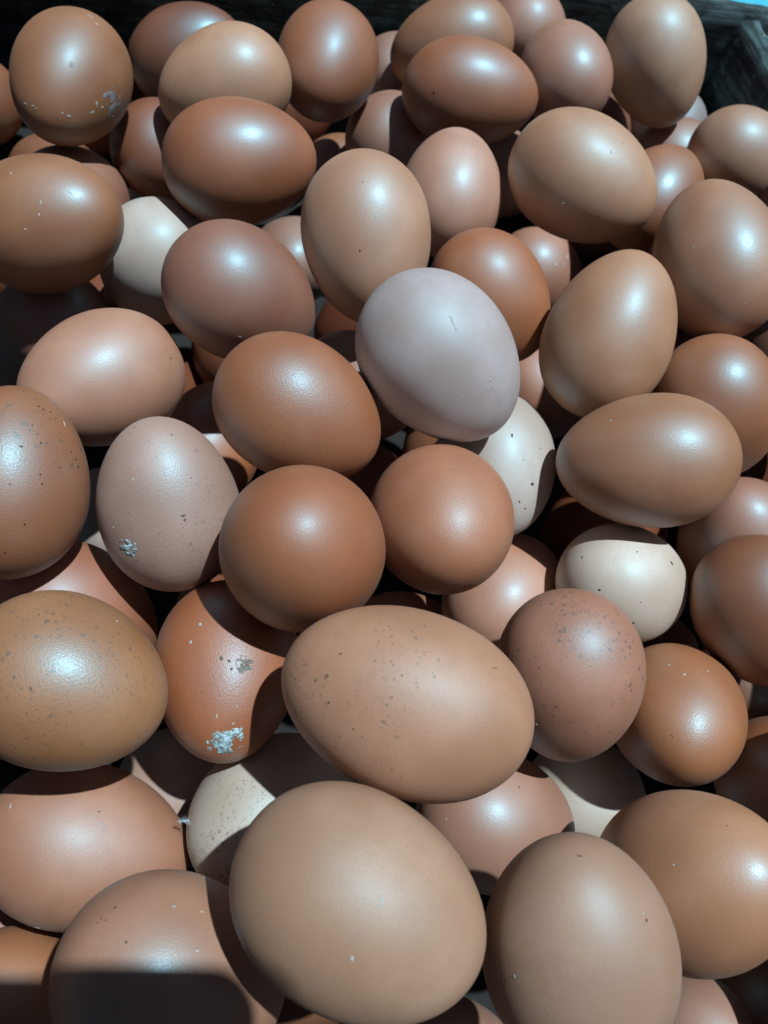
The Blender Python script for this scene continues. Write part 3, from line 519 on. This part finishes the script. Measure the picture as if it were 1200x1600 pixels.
fl.from_pydata([(-.231, -.127, .008), (.30, -.127, .008), (.2, .392, .008), (-.231, .409, .008), (-.231, -.127, .016), (.30, -.127, .016), (.2, .392, .016), (-.231, .409, .016)], [],
               [(3, 2, 1, 0), (4, 5, 6, 7), (0, 1, 5, 4), (1, 2, 6, 5), (2, 3, 7, 6), (3, 0, 4, 7)])
link('floor_board', fl, plain('shade_dark_floor_wood', (.02, .017, .015), .9, .001, 80.0), crate)  # near-black colour paints in the shade seen down the gaps

# ------------------------------------------------------------------ eggs
TAPER = .105
def egg_radius(a, b, k, t): return b*math.sqrt(max(0, 1-t*t))*(1-k*t)
def egg_mesh(a, b, seed, k=TAPER, nu=56, nv=36):
    """a = half length, b = half width in mm, pointed end at +Z"""
    off = Vector((seed*1.7, seed*.9, seed*2.3)); verts = []; faces = []
    def wob(p): return p*(1 + 0.010*noise.noise(p/(b*.9)+off))
    verts.append(wob(Vector((0, 0, -a))))
    for j in range(1, nv):
        t = -math.cos(math.pi*j/nv); r = egg_radius(a, b, k, t)
        for i in range(nu):
            f = 2*math.pi*i/nu; verts.append(wob(Vector((r*math.cos(f), r*math.sin(f), a*t))))
    verts.append(wob(Vector((0, 0, a)))); n = len(verts)-1
    for i in range(nu):
        faces.append((0, 1+(i+1) % nu, 1+i)); faces.append((n, n-nu+i, n-nu+(i+1) % nu))
    for j in range(nv-2):
        for i in range(nu):
            p = 1+j*nu; faces.append((p+i, p+(i+1) % nu, p+nu+(i+1) % nu, p+nu+i))
    me = bpy.data.meshes.new('egg'); me.from_pydata([v*MM for v in verts], [], faces)
    for p in me.polygons: p.use_smooth = True
    return me

def surface_point(a, b, k, seed, d, lift):
    """the shell's point (mm) in local direction d, lifted outwards"""
    d = d.normalized(); lo, hi = 0.0, 1.6*a
    for _ in range(30):
        mid = (lo+hi)/2; p = d*mid; t = p.z/a
        if abs(t) < 1 and math.hypot(p.x, p.y) < egg_radius(a, b, k, t): lo = mid
        else: hi = mid
    p = d*lo; off = Vector((seed*1.7, seed*.9, seed*2.3))
    return p*(1 + 0.010*noise.noise(p/(b*.9)+off)) + d*lift

def orient(axis, seed):
    # same frame as used to lay out the marks: Z = long axis
    ax = Vector(axis).normalized(); r = ROLL[seed]
    x = Vector(r); x = (x - ax*x.dot(ax)).normalized(); y = ax.cross(x)
    return Matrix((x, y, ax)).transposed()
ROLL = [(0.9595,-0.1713,-0.2237), (0.4096,0.1868,-0.8929), (0.1346,0.6439,-0.7532), (0.0517,-0.1209,-0.9913), (-0.8890,-0.2615,-0.3758), (-0.0347,-0.1638,0.9859), (0.1775,-0.8406,-0.5117), (0.5669,-0.5582,-0.6058), (0.6921,-0.1913,-0.6960), (-0.8833,0.1375,0.4483), (0.6510,-0.7145,-0.2561), (-0.6101,0.5387,-0.5810), (-0.9891,-0.0893,0.1168), (-0.6689,-0.5519,-0.4980), (-0.8810,0.1125,-0.4595), (-0.2573,0.6813,0.6853), (-0.1465,-0.8806,0.4506), (-0.0465,-0.8010,-0.5969), (-0.6450,-0.1940,-0.7391), (-0.8545,-0.1053,-0.5086), (-0.9765,-0.0477,-0.2103), (0.9875,-0.1312,0.0874), (-0.2924,-0.5250,0.7993), (-0.1163,0.5211,0.8455), (-0.5052,-0.4683,-0.7249), (-0.2854,-0.9411,-0.1813), (-0.5867,0.0654,-0.8072), (-0.6907,0.2956,0.6600), (0.0200,-0.8206,-0.5711), (0.1396,-0.8063,-0.5748), (-0.5941,0.6614,-0.4577), (0.7021,0.6950,0.1550), (-0.3473,0.3912,-0.8523), (-0.8526,-0.0606,0.5190), (0.8149,0.5157,0.2646), (-0.7671,-0.2532,-0.5894), (0.2777,-0.2146,-0.9364), (-0.8343,-0.0704,-0.5468), (0.0390,0.7889,-0.6133), (0.9973,-0.0623,-0.0387), (-0.7183,0.6863,0.1141), (0.1745,0.7895,-0.5884), (0.1614,-0.5459,-0.8221), (0.9644,-0.1803,0.1934), (-0.2225,0.0320,0.9744), (-0.2248,0.3618,0.9048), (-0.9186,-0.3914,-0.0543), (0.9435,0.0420,-0.3288), (0.8235,0.2598,-0.5044), (-0.6908,0.3903,-0.6087), (0.3482,0.8641,0.3633), (-0.1256,0.2403,0.9625), (0.2904,0.9324,-0.2152), (0.9869,0.1590,0.0279), (-0.0170,0.9895,0.1435), (0.5468,0.0692,0.8344), (-0.0788,0.9739,-0.2127), (0.8501,-0.5260,-0.0255), (-0.6761,-0.7208,0.1527), (0.9024,0.0544,0.4275), (0.3260,0.6313,0.7037), (0.3858,0.5429,0.7459), (0.3711,-0.5052,0.7791), (-0.7110,-0.2513,-0.6568), (-0.4356,-0.8600,0.2660), (-0.5819,0.5413,-0.6070), (0.5219,-0.2274,0.8222), (-0.1171,-0.8870,0.4466), (0.4322,-0.9008,-0.0429), (-0.0964,0.9903,-0.1001), (-0.9928,0.1143,0.0364), (-0.9789,0.1262,0.1606), (0.1343,0.9517,0.2761), (-0.5573,-0.8258,-0.0872), (0.2252,0.9160,-0.3321), (-0.4546,-0.6713,-0.5854), (0.9393,0.3383,-0.0573), (0.5981,0.7979,0.0752)]
made = {}
GROUP = 'eggs heaped in the wooden crate'
for (key, c, ax, seed, b, a, rgb, label, opt) in EGGS:
    opt = dict(opt); k_ = opt.pop('taper', TAPER)
    o = link('egg', egg_mesh(a, b, seed, k_), egg_material('eggshell', rgb, seed, **opt))
    mw = orient(ax, seed).to_4x4(); mw.translation = Vector(c)*MM; o.matrix_world = mw
    tag(o, label, 'egg', GROUP); made[key] = (o, a, b, seed, k_)

random.seed(11)
tones = [(128, 78, 50), (132, 86, 62), (138, 94, 66), (114, 66, 42), (136, 96, 70)]
bmats = [egg_material('eggshell', t, 200+i, ro=.5, bloom=.2) for i, t in enumerate(tones)]
bmesh_ = [egg_mesh(28.0, 22.0, 300+i, nu=40, nv=26) for i in range(5)]
for i in range(5): bmesh_[i].materials.append(bmats[i])
for i, (c, ax, b, a, seen) in enumerate(BURIED):
    o = link('egg', bmesh_[i % 5], None)
    z = Vector(ax).normalized(); x = z.orthogonal().normalized(); y = z.cross(x)
    s_ = Matrix.Diagonal((b/22.0, b/22.0, a/28.0))
    mw = (Matrix((x, y, z)).transposed() @ s_).to_4x4(); mw.translation = Vector(c)*MM; o.matrix_world = mw
    tag(o, 'brown egg buried in black shadow beneath the top eggs' if seen else 'plain brown egg of the heap beyond the picture edge', 'egg',
        'eggs buried in shadow' if seen else 'eggs of the heap beyond the picture edge')

# ------------------------------------------------------------------ marks on the shells
MARK = {'w': plain('chalk_glint_fleck', (.55, .54, .51), .7), 'd': plain('brown_speck', (.16, .09, .055), .7), 'k': plain('dark_speck', (.05, .03, .02), .6),
        'g': plain('grey_dust', (.36, .36, .37), .9), 'o': plain('olive_crumb', (.17, .14, .09), .85)}
by = {}
for f in FLECKS: by.setdefault((f[0], f[5]), []).append(f)
WORD = {'w': 'chalk_glint_flecks', 'd': 'brown_specks', 'k': 'dark_specks', 'g': 'dust_mark', 'o': 'olive_crumbs'}
for (key, kind), fs in by.items():
    o, a, b, seed, k_ = made[key]; verts = []; faces = []; rnd = random.Random(seed*31+len(fs))
    for (_, p, dr, rl, rw, _) in fs:
        p = Vector(p); n = p.normalized(); u = Vector(dr); u = (u-n*u.dot(n)).normalized(); v = n.cross(u)
        base = len(verts); N_ = 11
        verts.append(surface_point(a, b, k_, seed, p, .05 if kind in 'dk' else .09)); 
        for ring, (s1, lift) in enumerate(((.55, .06), (1.0, -.015))):
            for q in range(N_):
                f = 2*math.pi*q/N_; jag = rnd.uniform(.62, 1.2)
                verts.append(surface_point(a, b, k_, seed, p+u*(math.cos(f)*rl*s1*jag)+v*(math.sin(f)*rw*s1*jag), lift if kind not in 'dk' else lift*.6))
        for q in range(N_):
            r = (q+1) % N_
            faces.append((base, base+1+q, base+1+r)); faces.append((base+1+q, base+1+N_+q, base+1+N_+r, base+1+r))
    me = bpy.data.meshes.new(WORD[kind]); me.from_pydata([w*MM for w in verts], [], faces)
    mo = link(WORD[kind], me, MARK[kind], o)
    if len(fs) > 1: mo['kind'] = 'stuff'

CRUST = {'chalk': plain('dropping_chalk', (.55, .82, .88), .8, .0004, 700.0, (.20, .21, .20)), 'olive': plain('dropping_olive', (.13, .12, .09), .8, .0004, 900.0, (.30, .30, .26)),
         'grey': plain('dust_smear', (.30, .31, .34), .9, .0001, 500.0, (.19, .17, .17))}
for (key, p, dr, R, kind, sd_, relief) in DROPPINGS:
    o, a, b, seed, k_ = made[key]; p = Vector(p); n = p.normalized(); u = Vector(dr); u = (u-n*u.dot(n)).normalized(); v = n.cross(u)
    G = 70; keep = {}; verts = []; faces = []
    def hgt(x, y):
        q = Vector((x*2.0+y*.5+sd_*3.7, y*2.6-x*.6-sd_*1.9, sd_*2.3))
        f = noise.fractal(q, .75, 2.1, 6)*.62 + .30 - .55*(x*x+y*y)
        return f
    for i in range(G+1):
        for j in range(G+1):
            x, y = 2*i/G-1, 2*j/G-1; f = hgt(x, y); fine = noise.noise(Vector((x*16, y*16, sd_)))
            keep[i, j] = (len(verts), f)
            verts.append(surface_point(a, b, k_, seed, p+u*(x*R)+v*(y*R), relief*min(1, f*3.2)*(.75+.4*fine) if f > 0 else max(-.35, f*3)))
    for i in range(G):
        for j in range(G):
            c4 = [keep[q] for q in ((i, j), (i+1, j), (i+1, j+1), (i, j+1))]
            if max(q[1] for q in c4) > 0: faces.append([q[0] for q in c4])
    me = bpy.data.meshes.new('dropping'); me.from_pydata([w*MM for w in verts], [], faces)
    for q in me.polygons: q.use_smooth = True
    dp = link('dropping' if kind != 'grey' else 'dust_smear', me, CRUST[kind], o)

# ------------------------------------------------------------------ photographer's phone, whose shadow crosses the near left eggs
def rounded_slab(x0, x1, y0, y1, z0, z1, r, seg=8):
    pts = []
    for cx, cy, a0 in ((x1-r, y1-r, 0), (x0+r, y1-r, 90), (x0+r, y0+r, 180), (x1-r, y0+r, 270)):
        for q in range(seg+1):
            f = math.radians(a0+90*q/seg); pts.append((cx+r*math.cos(f), cy+r*math.sin(f)))
    n = len(pts); V_ = [Vector((x, y, z0)) for x, y in pts]+[Vector((x, y, z1)) for x, y in pts]
    F_ = [tuple(range(n))[::-1], tuple(range(n, 2*n))]+[(i, (i+1) % n, n+(i+1) % n, n+i) for i in range(n)]
    me = bpy.data.meshes.new('slab'); me.from_pydata([v*MM for v in V_], [], F_); return me
phone = bpy.data.objects.new('smartphone', None); col.objects.link(phone); phone.matrix_world = cam.matrix_world.copy()
tag(phone, 'black smartphone held over the eggs, seen only by its shadow at bottom left', 'smartphone')
pm = plain('phone_black', (.02, .02, .022), .3); gl = plain('phone_glass', (.01, .01, .012), .08)
link('body', rounded_slab(-18, 58, -146, 14, 3.0, 11.0, 11), pm, phone)
link('camera_housing', rounded_slab(-12, 14, -30, 10, 1.6, 3.0, 6), gl, phone)
link('screen', rounded_slab(-16, 56, -144, 12, 11.0, 11.2, 9), gl, phone)

# ------------------------------------------------------------------ a tuft of down caught between two near eggs
def feather():
    rnd = random.Random(4); verts = []; faces = []
    def strand(p0, p1, w, bend):
        n_ = 5; base = len(verts); d = (p1-p0); side = d.cross(Vector((0, 0, 1))).normalized()
        for k in range(n_+1):
            t = k/n_; c = p0+d*t+bend*(t*t); ww = w*(1-.8*t)
            verts.append(c+side*ww); verts.append(c-side*ww); verts.append(c+Vector((0, 0, ww*1.2)))
        for k in range(n_):
            q = base+3*k
            for i, j in ((0, 1), (1, 2), (2, 0)): faces.append((q+i, q+j, q+3+j, q+3+i))
    strand(Vector((0, 0, 0)), Vector((9, 0, 1)), .22, Vector((0, .5, .5)))
    for k in range(60):
        x = 1+8*k/60; s_ = 1 if k % 2 else -1; L_ = rnd.uniform(.8, 3.4)
        strand(Vector((x, 0, x/9)), Vector((x+L_*.6, s_*L_, x/9+rnd.uniform(-.6, 1.4))), .10, Vector((rnd.uniform(-1.2, 1.5), rnd.uniform(-1, 1), rnd.uniform(-.3, 1.2))))
    me = bpy.data.meshes.new('feather'); me.from_pydata([w*MM for w in verts], [], faces); return me
fe = link('feather', feather(), plain('down_white', (.6, .72, .76), .8))
fe.location = FEATHER; fe.rotation_euler = (.2, -.25, .1); fe.scale = (.42, .42, .42)
tag(fe, 'tiny pale down feather caught between two eggs at lower left', 'feather')
